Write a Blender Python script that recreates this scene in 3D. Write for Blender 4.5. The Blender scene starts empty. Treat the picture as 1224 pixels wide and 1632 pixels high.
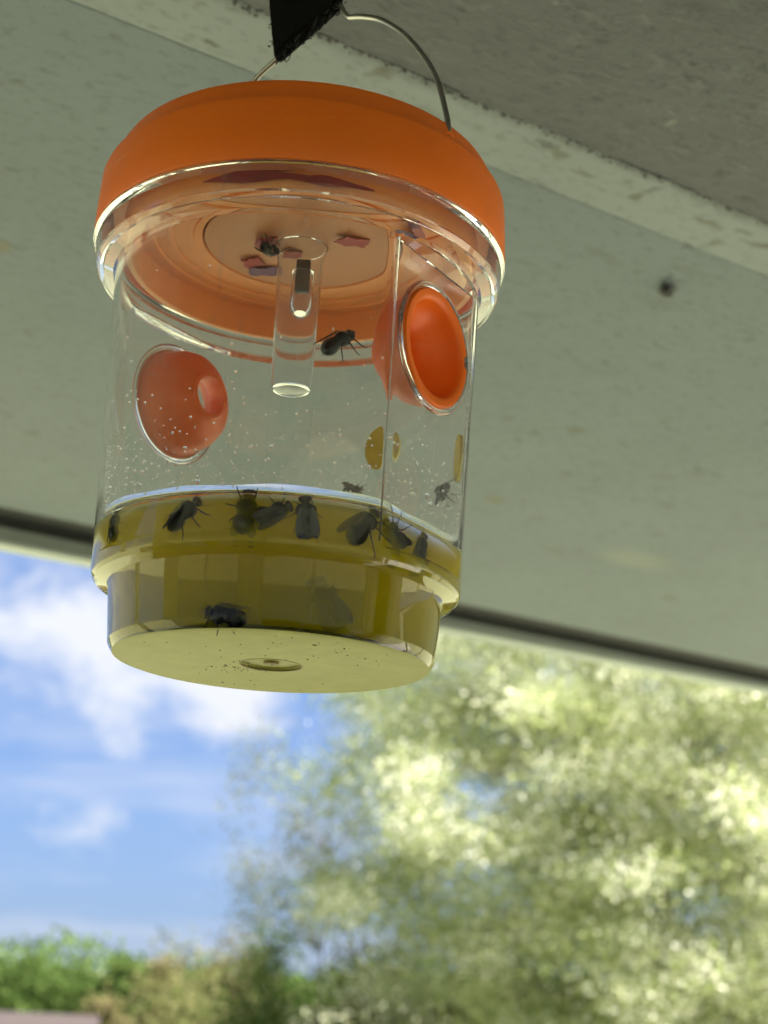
import bpy, bmesh, math, random
import numpy as np
from mathutils import Vector, Matrix, Euler

# ------------------------------------------------------------------ camera, world, sun
S = bpy.context.scene
C = S.collection
CAMZ = 2.3
cam_d = bpy.data.cameras.new("camera")
cam = bpy.data.objects.new("camera", cam_d)
C.objects.link(cam)
cam.location = (0, 0, CAMZ)
cam.rotation_euler = (Matrix.Rotation(math.radians(106.9), 3, 'X') @ Matrix.Rotation(math.radians(3.0), 3, 'Z')).to_euler()
cam_d.sensor_fit = 'VERTICAL'
cam_d.sensor_height = 36.0
cam_d.sensor_width = 27.0
cam_d.lens = 2450 / 1632 * 36.0
cam_d.clip_start = 0.01
cam_d.clip_end = 2000
cam_d.dof.use_dof = True
cam_d.dof.focus_distance = 0.442
cam_d.dof.aperture_fstop = cam_d.lens / 3.25          # 3.25 mm opening, a phone lens
S.camera = cam

SUN_EL, SUN_AZ = 54.0, 100.0        # degrees; azimuth clockwise from +Y (the view), so behind and to the right
W = bpy.data.worlds.new("World")
S.world = W
W.use_nodes = True
nt = W.node_tree
nt.nodes.clear()
N = lambda t, **k: (lambda n: ([setattr(n, a, b) for a, b in k.items()], n)[1])(nt.nodes.new(t))
L = lambda a, b: nt.links.new(a, b)
sky = N('ShaderNodeTexSky', sky_type='NISHITA', sun_disc=False, sun_elevation=math.radians(SUN_EL),
        sun_rotation=math.radians(SUN_AZ), altitude=100, air_density=1.0, dust_density=0.6, ozone_density=2.5)
bg = N('ShaderNodeBackground')
bg.inputs['Strength'].default_value = 0.05
out = N('ShaderNodeOutputWorld')
tc = N('ShaderNodeTexCoord')
mp = N('ShaderNodeMapping')
mp.inputs['Scale'].default_value = (1.0, 1.0, 1.7)
mp.inputs['Location'].default_value = (0.37, 0.1, 0.22)
L(tc.outputs['Generated'], mp.inputs['Vector'])
nz = N('ShaderNodeTexNoise')
nz.inputs['Scale'].default_value = 12.0
nz.inputs['Detail'].default_value = 9.0
nz.inputs['Roughness'].default_value = 0.58
nz.inputs['Distortion'].default_value = 0.25
L(mp.outputs['Vector'], nz.inputs['Vector'])
# banks of cloud: a few large soft patches spread round the whole sky
def dirvec(az, el):
    a, e = math.radians(az), math.radians(el)
    return (math.sin(a) * math.cos(e), math.cos(a) * math.cos(e), math.sin(e))
bias = None
banks = [(-10.6, 11.8, .085, .38), (-14.5, 13.0, .08, .34), (-5.6, 10.4, .065, .38), (-9.5, 9.6, .05, .36), (-13.0, 10.6, .065, .36), (-13.8, 8.8, .035, .14), (-1.0, 13.5, .08, .2), (6, 14, .1, .2), 
         (-55, 9, .38, .36), (40, 18, .3, .25), (90, 30, .4, .22), (-100, 25, .4, .25), (150, 22, .35, .25), (200, 40, .5, .2), (0, 50, .4, .2), (-150, 15, .3, .25), (100, 8, .2, .2)]
for az, el, r, amp in banks:
    vm = N('ShaderNodeVectorMath', operation='DISTANCE')
    L(tc.outputs['Generated'], vm.inputs[0])
    vm.inputs[1].default_value = dirvec(az, el)
    mr = N('ShaderNodeMapRange', interpolation_type='SMOOTHSTEP')
    mr.inputs['From Min'].default_value = 0
    mr.inputs['From Max'].default_value = r * 1.25
    mr.inputs['To Min'].default_value = amp
    mr.inputs['To Max'].default_value = 0
    L(vm.outputs['Value'], mr.inputs['Value'])
    if bias is None:
        bias = mr.outputs[0]
    else:
        m = N('ShaderNodeMath', operation='MAXIMUM')
        L(bias, m.inputs[0]); L(mr.outputs[0], m.inputs[1])
        bias = m.outputs[0]
ad = N('ShaderNodeMath', operation='ADD')
L(nz.outputs['Fac'], ad.inputs[0]); L(bias, ad.inputs[1])
cl = N('ShaderNodeMapRange', interpolation_type='SMOOTHSTEP')
cl.inputs['From Min'].default_value = 0.54
cl.inputs['From Max'].default_value = 0.90
L(ad.outputs[0], cl.inputs['Value'])
# thin high streaks
mp2 = N('ShaderNodeMapping')
mp2.inputs['Scale'].default_value = (3.0, 3.0, 16.0)
mp2.inputs['Rotation'].default_value = (0.05, 0.08, 0)
L(tc.outputs['Generated'], mp2.inputs['Vector'])
nz2 = N('ShaderNodeTexNoise')
nz2.inputs['Scale'].default_value = 2.2
nz2.inputs['Detail'].default_value = 4
L(mp2.outputs['Vector'], nz2.inputs['Vector'])
st = N('ShaderNodeMapRange', interpolation_type='SMOOTHSTEP')
st.inputs['From Min'].default_value = 0.42
st.inputs['From Max'].default_value = 0.75
st.inputs['To Max'].default_value = 0.32
L(nz2.outputs['Fac'], st.inputs['Value'])
mxx = N('ShaderNodeMath', operation='MAXIMUM')
L(cl.outputs[0], mxx.inputs[0]); L(st.outputs[0], mxx.inputs[1])
tint = N('ShaderNodeMix', data_type='RGBA', blend_type='MULTIPLY')
tint.inputs[0].default_value = 1.0
gm = N('ShaderNodeGamma')
gm.inputs['Gamma'].default_value = 0.45
L(sky.outputs[0], gm.inputs['Color'])
L(gm.outputs[0], tint.inputs[6])
tint.inputs[7].default_value = (0.54, 0.745, 1.20, 1)
cmx = N('ShaderNodeMix', data_type='RGBA')
L(mxx.outputs[0], cmx.inputs[0])
L(tint.outputs[2], cmx.inputs[6])
cmx.inputs[7].default_value = (2.75, 2.85, 3.1, 1)
L(cmx.outputs[2], bg.inputs['Color'])
L(bg.outputs[0], out.inputs['Surface'])

sun_d = bpy.data.lights.new("sun", 'SUN')
sun_d.energy = 5.0
sun_d.angle = math.radians(0.53)
sun_d.color = (1.0, 0.95, 0.86)
sun = bpy.data.objects.new("sun", sun_d)
C.objects.link(sun)
sun.rotation_euler = (-Vector(dirvec(SUN_AZ, SUN_EL))).to_track_quat('-Z', 'Y').to_euler()
sun.location = (5, -5, 20)

S.view_settings.view_transform = 'Standard'
S.view_settings.look = 'None'
S.view_settings.gamma = 1
S.view_settings.use_curve_mapping = False
S.view_settings.exposure = 2.75
S.render.engine = 'CYCLES'
cy = S.cycles
cy.use_denoising = True
cy.max_bounces = 20
cy.diffuse_bounces = 5
cy.glossy_bounces = 6
cy.transmission_bounces = 16
cy.transparent_max_bounces = 24
cy.volume_bounces = 10
cy.sample_clamp_indirect = 6
cy.blur_glossy = 0.3

# ------------------------------------------------------------------ helpers
rnd = random.Random(7)

def link_mesh(name, me, mat=None, parent=None):
    o = bpy.data.objects.new(name, me)
    C.objects.link(o)
    if mat is not None:
        for m in (mat if isinstance(mat, (list, tuple)) else [mat]):
            me.materials.append(m)
    if parent is not None:
        o.parent = parent
    return o

def from_bm(name, bm, mat=None, parent=None, smooth=True, angle=None):
    me = bpy.data.meshes.new(name)
    bmesh.ops.recalc_face_normals(bm, faces=bm.faces[:])
    bm.to_mesh(me); bm.free()
    if smooth:
        me.shade_smooth()
        if angle:
            me.set_sharp_from_angle(angle=math.radians(angle))
    return link_mesh(name, me, mat, parent)

def empty(name, loc, rot=(0, 0, 0)):
    o = bpy.data.objects.new(name, None)
    o.empty_display_size = 0.05
    C.objects.link(o)
    o.location = loc
    o.rotation_euler = rot
    return o

def tag(o, label=None, cat=None, group=None, kind=None):
    if label: o['label'] = label
    if cat: o['category'] = cat
    if group: o['group'] = group
    if kind: o['kind'] = kind
    return o

def box(bm, x0, x1, y0, y1, z0, z1, bevel=0.0):
    r = bmesh.ops.create_cube(bm, size=1)
    for v in r['verts']:
        v.co = Vector((x0 + (v.co.x + .5) * (x1 - x0), y0 + (v.co.y + .5) * (y1 - y0), z0 + (v.co.z + .5) * (z1 - z0)))
    if bevel:
        es = list({e for v in r['verts'] for e in v.link_edges})
        bmesh.ops.bevel(bm, geom=es, offset=bevel, segments=2, affect='EDGES', profile=.5)

def lathe_into(bm, prof, n=96, closed=False, warp=None, mat_fn=None):
    """prof: [(r,z)] bottom to top; a point with r=0 becomes a pole; closed joins the last ring to the first"""
    rings = []
    for (r, z) in prof:
        if r < 1e-9:
            rings.append([bm.verts.new((0, 0, z))])
        else:
            ring = []
            for k in range(n):
                t = 2 * math.pi * k / n
                rr, zz = warp(r, z, t) if warp else (r, z)
                ring.append(bm.verts.new((rr * math.sin(t), -rr * math.cos(t), zz)))
            rings.append(ring)
    pairs = list(zip(rings[:-1], rings[1:]))
    if closed:
        pairs.append((rings[-1], rings[0]))
    for i, (a, b) in enumerate(pairs):
        for k in range(n):
            k2 = (k + 1) % n
            va = [a[0]] if len(a) == 1 else [a[k], a[k2]]
            vb = [b[0]] if len(b) == 1 else [b[k2], b[k]]
            if len(va) + len(vb) >= 3:
                f = bm.faces.new(va + vb)
                if mat_fn:
                    f.material_index = mat_fn(i)

def tube_into(bm, pts, rad, n=8, cap=True):
    pts = [Vector(p) for p in pts]
    rads = rad if isinstance(rad, (list, tuple)) else [rad] * len(pts)
    rings = []
    up = Vector((0.13, 0.21, 1)).normalized()
    prev = None
    for i, p in enumerate(pts):
        d = (pts[min(i + 1, len(pts) - 1)] - pts[max(i - 1, 0)]).normalized()
        if prev is None:
            u = d.cross(up)
            if u.length < 1e-4: u = d.cross(Vector((1, 0, 0)))
        else:
            u = prev - d * prev.dot(d)
        u.normalize(); prev = u
        v = d.cross(u)
        rings.append([bm.verts.new(p + (u * math.cos(2 * math.pi * k / n) + v * math.sin(2 * math.pi * k / n)) * rads[i]) for k in range(n)])
    for a, b in zip(rings[:-1], rings[1:]):
        for k in range(n):
            bm.faces.new((a[k], a[(k + 1) % n], b[(k + 1) % n], b[k]))
    if cap:
        bm.faces.new(rings[0][::-1]); bm.faces.new(rings[-1])

def spline(pts, per=8):
    P = [Vector(p) for p in pts]
    P = [P[0] * 2 - P[1]] + P + [P[-1] * 2 - P[-2]]
    o = []
    for i in range(1, len(P) - 2):
        for k in range(per):
            t = k / per
            a, b, c, d = P[i - 1], P[i], P[i + 1], P[i + 2]
            o.append(.5 * ((2 * b) + (c - a) * t + (2 * a - 5 * b + 4 * c - d) * t * t + (-a + 3 * b - 3 * c + d) * t ** 3))
    o.append(P[-2])
    return o

# ------------------------------------------------------------------ materials
class Mat:
    def __init__(self, name):
        self.m = bpy.data.materials.new(name)
        self.m.use_nodes = True
        self.t = self.m.node_tree
        self.t.nodes.clear()
        self.out = self.n('ShaderNodeOutputMaterial')
    def n(self, t, _in=None, **k):
        n = self.t.nodes.new(t)
        for a, b in k.items(): setattr(n, a, b)
        for a, b in (_in or {}).items():
            if hasattr(b, 'is_linked') or isinstance(b, bpy.types.NodeSocket): self.t.links.new(b, n.inputs[a])
            else: n.inputs[a].default_value = b
        return n
    def l(self, a, b): self.t.links.new(a, b)
    def noise(self, scale, detail=5, rough=.55, coord='Object', stretch=None, dist=0.0):
        tc = self.n('ShaderNodeTexCoord')
        v = tc.outputs[coord]
        if stretch:
            mp = self.n('ShaderNodeMapping', {'Scale': stretch}); self.l(v, mp.inputs['Vector']); v = mp.outputs[0]
        return self.n('ShaderNodeTexNoise', {'Vector': v, 'Scale': scale, 'Detail': detail, 'Roughness': rough, 'Distortion': dist})
    def ramp(self, fac, stops, mode='LINEAR'):
        r = self.n('ShaderNodeValToRGB')
        r.color_ramp.interpolation = mode
        e = r.color_ramp.elements
        while len(e) < len(stops): e.new(.5)
        for x, (p, c) in zip(e, stops):
            x.position = p
            x.color = (c, c, c, 1) if isinstance(c, (int, float)) else (*c, 1)
        self.l(fac, r.inputs[0])
        return r.outputs[0]
    def mix(self, fac, a, b, blend='MIX'):
        x = self.n('ShaderNodeMix', data_type='RGBA', blend_type=blend)
        for s, v in ((0, fac), (6, a), (7, b)):
            if isinstance(v, bpy.types.NodeSocket): self.l(v, x.inputs[s])
            elif s == 0: x.inputs[0].default_value = v
            else: x.inputs[s].default_value = (*v, 1)
        return x.outputs[2]
    def math(self, op, a, b=0.0, clamp=False):
        x = self.n('ShaderNodeMath', operation=op, use_clamp=clamp)
        for i, v in enumerate((a, b)):
            if isinstance(v, bpy.types.NodeSocket): self.l(v, x.inputs[i])
            else: x.inputs[i].default_value = v
        return x.outputs[0]
    def bump(self, h, strength=.3, dist=.001):
        return self.n('ShaderNodeBump', {'Height': h, 'Strength': strength, 'Distance': dist}).outputs[0]
    def pbr(self, color, rough=.5, **k):
        p = self.n('ShaderNodeBsdfPrincipled')
        for a, b in {'Base Color': color, 'Roughness': rough, **k}.items():
            if isinstance(b, bpy.types.NodeSocket): self.l(b, p.inputs[a])
            elif isinstance(b, tuple) and len(b) == 3 and p.inputs[a].type == 'RGBA': p.inputs[a].default_value = (*b, 1)
            else: p.inputs[a].default_value = b
        self.surf(p.outputs[0])
        return p
    def surf(self, s): self.l(s, self.out.inputs['Surface'])

def plain(name, color, rough=.5, var=.12, scale=40, **k):
    m = Mat(name)
    nz = m.noise(scale)
    c = m.mix(nz.outputs['Fac'], tuple(x * (1 - var) for x in color), tuple(min(1, x * (1 + var)) for x in color))
    m.pbr(c, rough, **k)
    return m.m

# soffit and beam, with stains set at their own places (metres along / out from the wall)
def stains(m, spots, base):
    tc = m.n('ShaderNodeTexCoord')
    wob = m.n('ShaderNodeTexNoise', {'Vector': tc.outputs['Object'], 'Scale': 160.0, 'Detail': 3.0})
    wv = m.n('ShaderNodeVectorMath', {0: wob.outputs['Color'], 1: (.5, .5, .5)}, operation='SUBTRACT')
    ws = m.n('ShaderNodeVectorMath', {0: wv.outputs[0], 'Scale': .007}, operation='SCALE')
    pos = m.n('ShaderNodeVectorMath', {0: tc.outputs['Object'], 1: ws.outputs[0]}, operation='ADD').outputs[0]
    col = base
    for (u, v, ru, rv, rot, c, a) in spots:
        mp = m.n('ShaderNodeMapping', {'Vector': pos, 'Location': (u, v, 0), 'Rotation': (0, 0, math.radians(rot)), 'Scale': (ru, rv, 10)}, vector_type='TEXTURE')
        ln = m.n('ShaderNodeVectorMath', {0: mp.outputs[0]}, operation='LENGTH')
        mr = m.n('ShaderNodeMapRange', {'Value': ln.outputs['Value'], 'From Min': .45, 'From Max': 1.15, 'To Min': a, 'To Max': 0.0}, interpolation_type='SMOOTHSTEP')
        col = m.mix(mr.outputs[0], col, c)
    return col

def soffit_mat(name, base, dirty, spots, grime_v=None, strength=.5, bumpy=.25, fleck=0.0):
    m = Mat(name)
    big = m.noise(5, 4, .6)
    fine = m.noise(230, 4, .7, stretch=(.6, 1.0, 1))
    pit = m.noise(95, 2, .5, stretch=(.55, 1.0, 1), dist=.6)
    c = m.mix(m.ramp(big.outputs['Fac'], [(.3, 0.0), (.75, 1.0)]), base, tuple(x * .86 for x in base))
    c = m.mix(m.math('MULTIPLY', m.ramp(fine.outputs['Fac'], [(.52, 0.0), (.72, 1.0)]), strength), c, dirty)
    c = m.mix(m.math('MULTIPLY', m.ramp(pit.outputs['Fac'], [(.64, 0.0), (.74, 1.0)]), strength), c, dirty)
    if fleck:
        fl = m.noise(150, 4, .7, stretch=(.5, 1, 1), dist=.5)
        c = m.mix(m.math('MULTIPLY', m.ramp(fl.outputs['Fac'], [(.56, 0.0), (.72, 1.0)]), fleck), c, tuple(x * 2.0 for x in base))
        md = m.noise(16, 5, .7, stretch=(.6, 1, 1), dist=.8)
        c = m.mix(m.math('MULTIPLY', m.ramp(md.outputs['Fac'], [(.42, 0.0), (.66, 1.0)]), .45), c, tuple(x * .62 for x in base))
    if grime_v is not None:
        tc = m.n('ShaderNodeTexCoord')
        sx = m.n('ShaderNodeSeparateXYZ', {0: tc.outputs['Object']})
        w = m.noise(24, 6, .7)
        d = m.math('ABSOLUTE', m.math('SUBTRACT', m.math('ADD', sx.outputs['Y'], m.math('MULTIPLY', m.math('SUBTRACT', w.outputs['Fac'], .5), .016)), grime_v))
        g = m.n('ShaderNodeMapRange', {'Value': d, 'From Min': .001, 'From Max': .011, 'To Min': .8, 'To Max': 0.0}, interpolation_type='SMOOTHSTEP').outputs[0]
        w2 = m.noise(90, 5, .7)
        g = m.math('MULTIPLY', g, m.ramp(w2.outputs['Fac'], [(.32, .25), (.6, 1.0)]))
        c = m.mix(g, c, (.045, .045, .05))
    c = stains(m, spots, c)
    bp = m.bump(m.math('ADD', fine.outputs['Fac'], m.math('MULTIPLY', pit.outputs['Fac'], .8)), bumpy, .0012)
    m.pbr(c, .6, Normal=bp)
    return m.m

BR, GR, DK, OL = (.075, .068, .035), (.09, .10, .09), (.025, .025, .025), (.13, .11, .04)
main_spots = [(.6647, .7923, .008, .007, 0, BR, .65), (.7234, .9626, .014, .009, 35, OL, .6), (.8566, 1.0476, .012, .009, 0, GR, .6),
              (.7227, .8719, .008, .006, 0, GR, .75), (1.0506, 1.1028, .014, .011, 0, BR, .55), (.7957, .8061, .013, .006, -20, GR, .5),
              (.3642, 1.0656, .008, .008, 0, GR, .6), (.2350, .7782, .006, .012, 0, OL, .6), (.7821, .8286, .013, .005, -30, GR, .5),
              (.80, .85, .014, .005, -30, GR, .4), (.78, .98, .012, .008, 0, GR, .35), (.70, .74, .006, .005, 0, GR, .5),
              (.60, .70, .02, .006, 0, GR, .35), (.64, .715, .014, .006, 10, GR, .3), (.52, .66, .012, .005, 0, GR, .35), (.50, .575, .02, .006, 10, GR, .4), (.56, .60, .018, .007, -10, GR, .35),
              (.93, 1.02, .05, .03, 10, (.26, .28, .21), .35), (.545, .5585, .016, .005, 0, GR, .4),
              (.16, .70, .02, .008, 20, GR, .3), (.25, .92, .02, .01, 0, GR, .25)]
_r = random.Random(12)
main_spots += [(_r.uniform(.45, 1.15), _r.uniform(.58, 1.2), _r.uniform(.003, .008), _r.uniform(.002, .005), _r.uniform(-40, 40), _r.choice((BR, GR, GR, DK)), _r.uniform(.35, .65)) for _ in range(16)]
strip_spots = [(.4016, .5036, .0075, .0035, 0, DK, .6), (.4116, .5060, .0085, .004, 20, BR, .6), (.3078, .5001, .007, .006, 0, BR, .65), (.5339, .5254, .005, .0055, 0, (.10, .10, .08), .65),
               (.5339, .5257, .0028, .0028, 0, (.14, .15, .13), .9), (.2368, .5278, .0055, .0022, 10, BR, .8), (.4332, .5135, .010, .0025, -10, BR, .5),
               (.470, .5045, .0025, .009, 25, DK, .45), (.468, .515, .0045, .004, 0, BR, .7), (.515, .512, .012, .003, 0, BR, .6), (.536, .5075, .007, .002, 0, BR, .6), (.455, .506, .004, .003, 0, BR, .5),
               (.556, .512, .012, .003, -10, BR, .5), (.34, .515, .012, .004, 0, GR, .4), (.20, .505, .02, .006, 0, GR, .45), (.15, .51, .02, .004, 0, BR, .4)]
beam_spots = [(.4313, .4028, .0032, .0048, 0, (.05, .05, .045), .8), (.4313, .4030, .0016, .0026, 0, (.10, .10, .10), .9), (.3827, .3977, .004, .0035, 0, (.06, .06, .055), .6), (.3823, .4755, .003, .004, 0, (.06, .06, .055), .6),
              (.3422, .4660, .003, .003, 0, (.06, .06, .055), .55), (.405, .41, .003, .002, 0, DK, .6), (.30, .42, .02, .016, 0, (.08, .08, .07), .35),
              (.39, .455, .0025, .0025, 0, DK, .5), (.36, .43, .002, .003, 0, DK, .5), (.45, .46, .0025, .002, 0, DK, .5), (.43, .45, .0025, .005, 20, (.2, .2, .18), .6), (.48, .47, .003, .003, 0, DK, .45)]
M_soffit = soffit_mat('soffit_paint', (.142, .175, .188), (.056, .064, .062), main_spots, strength=.62)
M_strip = soffit_mat('strip_paint', (.218, .250, .245), (.080, .082, .072), strip_spots, grime_v=.4915, strength=.55)
M_beam = soffit_mat('beam_concrete', (.086, .089, .095), (.026, .030, .031), beam_spots, grime_v=.4915, strength=.8, bumpy=.7, fleck=.5)
M_fascia = plain('fascia_paint', (.17, .195, .18), .45)
M_sky_edge = plain('sky_edge_pale', (.42, .47, .43), .35)  # paler than the fascia to paint in sky light on its edge
M_dark = plain('gap_shade_black', (.003, .0033, .0036), .7)  # near-black that paints in the shade of the fascia gap
M_wall = plain('wall_render', (.74, .72, .68), .8, scale=6)
M_white = plain('white_frame', (.80, .80, .78), .35)
def pane_mat(name, k):
    m = Mat(name)
    t = m.n('ShaderNodeBsdfTransparent', {'Color': (k, k, k * .97, 1)}); g = m.n('ShaderNodeBsdfGlossy', {'Roughness': .02})
    f = m.n('ShaderNodeFresnel', {'IOR': 1.5})
    x = m.n('ShaderNodeMixShader', {0: f.outputs[0]}); m.l(t.outputs[0], x.inputs[1]); m.l(g.outputs[0], x.inputs[2])
    m.surf(x.outputs[0])
    return m.m
M_dimming = pane_mat('dimming_pane', .6)  # unseen panes, darkened to weaken the window reflections on the jar
M_panes = pane_mat('clear_pane', .94)
M_floor = plain('deck_boards', (.52, .50, .45), .7, scale=9)
M_roof = plain('porch_roof', (.2, .2, .2), .8)

# clear moulded plastic with a thin film of dirt
def clear_mat(name, ior=1.5, film=.06, tint=(.985, .99, .99), drops=0.0, rough=0.0):
    m = Mat(name)
    g = m.n('ShaderNodeBsdfGlass', {'Color': (*tint, 1), 'IOR': ior, 'Roughness': rough})
    if film <= 0:
        m.surf(g.outputs[0]); return m.m
    big = m.noise(38, 5, .65)
    fine = m.noise(420, 4, .75)
    f = m.math('ADD', m.math('MULTIPLY', m.ramp(big.outputs['Fac'], [(.3, .35), (.7, 1.0)]), film), m.math('MULTIPLY', m.ramp(fine.outputs['Fac'], [(.55, 0.0), (.75, 1.0)]), film * 1.6))
    if drops:
        sc = m.noise(300, 3, .6, stretch=(1, 1, .05), dist=.3)
        f = m.math('ADD', f, m.math('MULTIPLY', m.ramp(sc.outputs['Fac'], [(.62, 0.0), (.72, 1.0)]), .10))
        sm = m.noise(70, 6, .75, dist=1.2)
        f = m.math('ADD', f, m.math('MULTIPLY', m.ramp(sm.outputs['Fac'], [(.56, 0.0), (.68, 1.0)]), .07))
        vo = m.noise(900, 2, .6)
        tc = m.n('ShaderNodeTexCoord'); sx = m.n('ShaderNodeSeparateXYZ', {0: tc.outputs['Object']})
        lo = m.n('ShaderNodeMapRange', {'Value': sx.outputs['Z'], 'From Min': .036, 'From Max': .075, 'To Min': drops, 'To Max': 0.0}, interpolation_type='SMOOTHSTEP').outputs[0]
        f = m.math('ADD', f, m.math('MULTIPLY', m.ramp(vo.outputs['Fac'], [(.5, .12), (.72, 1.0)]), lo), True)
    if drops:      # the film is washed off where the liquid wets the wall; it thickens towards grazing view as any thin layer does
        wet = m.n('ShaderNodeMapRange', {'Value': sx.outputs['Z'], 'From Min': .0345, 'From Max': .0365, 'To Min': .12, 'To Max': 1.0}).outputs[0]
        lw = m.n('ShaderNodeLayerWeight', {'Blend': .5})
        gz = m.math('ADD', .7, m.math('MULTIPLY', m.math('POWER', lw.outputs['Facing'], 2.0), 2.2))
        f = m.math('MULTIPLY', m.math('MULTIPLY', f, wet), gz, True)
    df = m.n('ShaderNodeBsdfDiffuse', {'Color': (.74, .78, .82, 1)})
    tr = m.n('ShaderNodeBsdfTranslucent', {'Color': (.74, .78, .82, 1)})
    a = m.n('ShaderNodeMixShader', {0: .5}); m.l(df.outputs[0], a.inputs[1]); m.l(tr.outputs[0], a.inputs[2])
    x = m.n('ShaderNodeMixShader', {0: f}); m.l(g.outputs[0], x.inputs[1]); m.l(a.outputs[0], x.inputs[2])
    m.surf(x.outputs[0])
    return m.m
M_clear = clear_mat('clear_plastic', 1.5, .032, drops=.15)
M_wet = clear_mat('wetted_inner_face', 1.15, 0)
m = Mat('frosted_base')
a1 = m.noise(90, 5, .65)
c = m.mix(m.ramp(a1.outputs['Fac'], [(.3, 0.0), (.7, 1.0)]), (.268, .258, .048), (.335, .322, .072))
m.pbr(c, .45, **{'Specular IOR Level': .22, 'Normal': m.bump(a1.outputs['Fac'], .1, .0004)})
M_frost = m.m
M_tube = clear_mat('tube_plastic', 1.24, .06)
M_glass = clear_mat('clear_collar', 1.5, .02)

def orange_mat(name, col, rough=.38, trans=.22):
    m = Mat(name)
    big = m.noise(25, 4, .6)
    c = m.mix(m.ramp(big.outputs['Fac'], [(.3, 0.0), (.75, 1.0)]), col, (col[0] * .93, col[1] * .86, col[2]))
    sp = m.noise(1100, 2, .6)
    c = m.mix(m.ramp(sp.outputs['Fac'], [(.70, 0.0), (.78, .4)]), c, (.85, .62, .4))
    sc = m.noise(260, 3, .6, stretch=(.12, .12, 2.2))
    c = m.mix(m.ramp(sc.outputs['Fac'], [(.66, 0.0), (.74, .16)]), c, (.9, .62, .38))
    sm = m.noise(34, 4, .65)
    c = m.mix(m.ramp(sm.outputs['Fac'], [(.55, 0.0), (.75, .22)]), c, (col[0] * .62, col[1] * .6, col[2] * .8))
    fine = m.noise(90, 3, .6, stretch=(1, 1, 14))
    bp = m.bump(fine.outputs['Fac'], .10, .0006)
    p = m.n('ShaderNodeBsdfPrincipled', {'Base Color': c, 'Roughness': rough, 'Normal': bp, 'Specular IOR Level': .35})
    tr = m.n('ShaderNodeBsdfTranslucent', {'Color': c})
    x = m.n('ShaderNodeMixShader', {0: trans}); m.l(p.outputs[0], x.inputs[1]); m.l(tr.outputs[0], x.inputs[2])
    m.surf(x.outputs[0])
    return m.m
M_orange = orange_mat('orange_lid', (.88, .185, .012), trans=.10)
M_under_haze = orange_mat('orange_haze_underside', (.96, .37, .09), .45, trans=.02)  # lid orange lightened to paint in the pale haze over the underside
M_funnel = orange_mat('orange_funnel', (.97, .195, .014), .4, trans=.22)

m = Mat('murky_liquid')
m.surf(m.n('ShaderNodeBsdfTransparent').outputs[0])
vol = m.n('ShaderNodeVolumePrincipled', {'Color': (.955, .875, .012, 1), 'Density': 165.0, 'Anisotropy': .1})
m.l(vol.outputs[0], m.out.inputs['Volume'])
M_liquid = m.m
try: M_liquid.cycles.homogeneous_volume = True
except Exception: pass

M_steel = plain('steel_wire', (.42, .40, .36), .28, Metallic=1.0)
M_velcro = Mat('black_velcro')
nn = M_velcro.noise(1500, 3, .7)
M_velcro.pbr(M_velcro.mix(nn.outputs['Fac'], (.002, .002, .0025), (.010, .010, .011)), .9, Normal=M_velcro.bump(nn.outputs['Fac'], .8, .0008), **{'Specular IOR Level': .03})
M_velcro = M_velcro.m
M_thread = plain('black_thread', (.008, .008, .009), .8)
M_flybody = plain('fly_body', (.010, .010, .011), .45, var=.5, scale=600)
M_eye = plain('fly_eye', (.06, .014, .010), .3)
m = Mat('fly_wing')
p = m.n('ShaderNodeBsdfTranslucent', {'Color': (.07, .065, .055, 1)})
g = m.n('ShaderNodeBsdfTransparent', {'Color': (.45, .43, .37, 1)})
s2 = m.n('ShaderNodeBsdfGlossy', {'Color': (.5, .5, .5, 1), 'Roughness': .3})
x = m.n('ShaderNodeMixShader', {0: .45}); m.l(p.outputs[0], x.inputs[1]); m.l(g.outputs[0], x.inputs[2])
y = m.n('ShaderNodeMixShader', {0: .12}); m.l(x.outputs[0], y.inputs[1]); m.l(s2.outputs[0], y.inputs[2])
m.surf(y.outputs[0])
M_wing = m.m
M_red = plain('red_paper', (.40, .026, .022), .6, var=.4, scale=900)
M_redmark = plain('red_print', (.30, .022, .02), .5, var=.5, scale=300)
M_purple = plain('purple_paper', (.16, .05, .14), .6, var=.4, scale=500)
M_black = plain('black_rubber', (.012, .012, .012), .5)
M_yellow = plain('yellow_pad_and_image', (.55, .46, .02), .6, var=.25, scale=200)
M_menis = clear_mat('meniscus', 1.33, 0)
M_crumb = plain('dark_crumbs', (.05, .045, .02), .8)
M_silt = plain('pale_silt', (.215, .21, .022), .8, var=.12, scale=120)
m = Mat('water_droplet')
m.surf(m.n('ShaderNodeBsdfGlass', {'IOR': 1.33, 'Roughness': 0.0}).outputs[0])
M_drop = m.m

# ------------------------------------------------------------------ ground and porch (house axes: X along the wall, Y outwards, Z up)
YAW = math.radians(32.6)
m = Mat('grass_ground')
a1 = m.noise(.35, 6, .6); a2 = m.noise(14, 5, .7)
c = m.mix(m.ramp(a1.outputs['Fac'], [(.35, 0.0), (.7, 1.0)]), (.24, .26, .165), (.31, .30, .205))
c = m.mix(m.ramp(a2.outputs['Fac'], [(.4, 0.0), (.7, 1.0)]), c, (.17, .19, .085))
m.pbr(c, .9)
bm = bmesh.new()
bmesh.ops.create_grid(bm, x_segments=24, y_segments=24, size=700)
tag(from_bm('ground', bm, m.m, smooth=False), kind='structure')

R32 = Matrix.Rotation(YAW, 4, 'Z')
H = CAMZ + .38
FL = .6
porch = empty('porch', (0, 0, 0), (0, 0, YAW))
tag(porch, 'grey green painted porch soffit with a dirty concrete beam and a dark edged fascia', 'porch')

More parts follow.
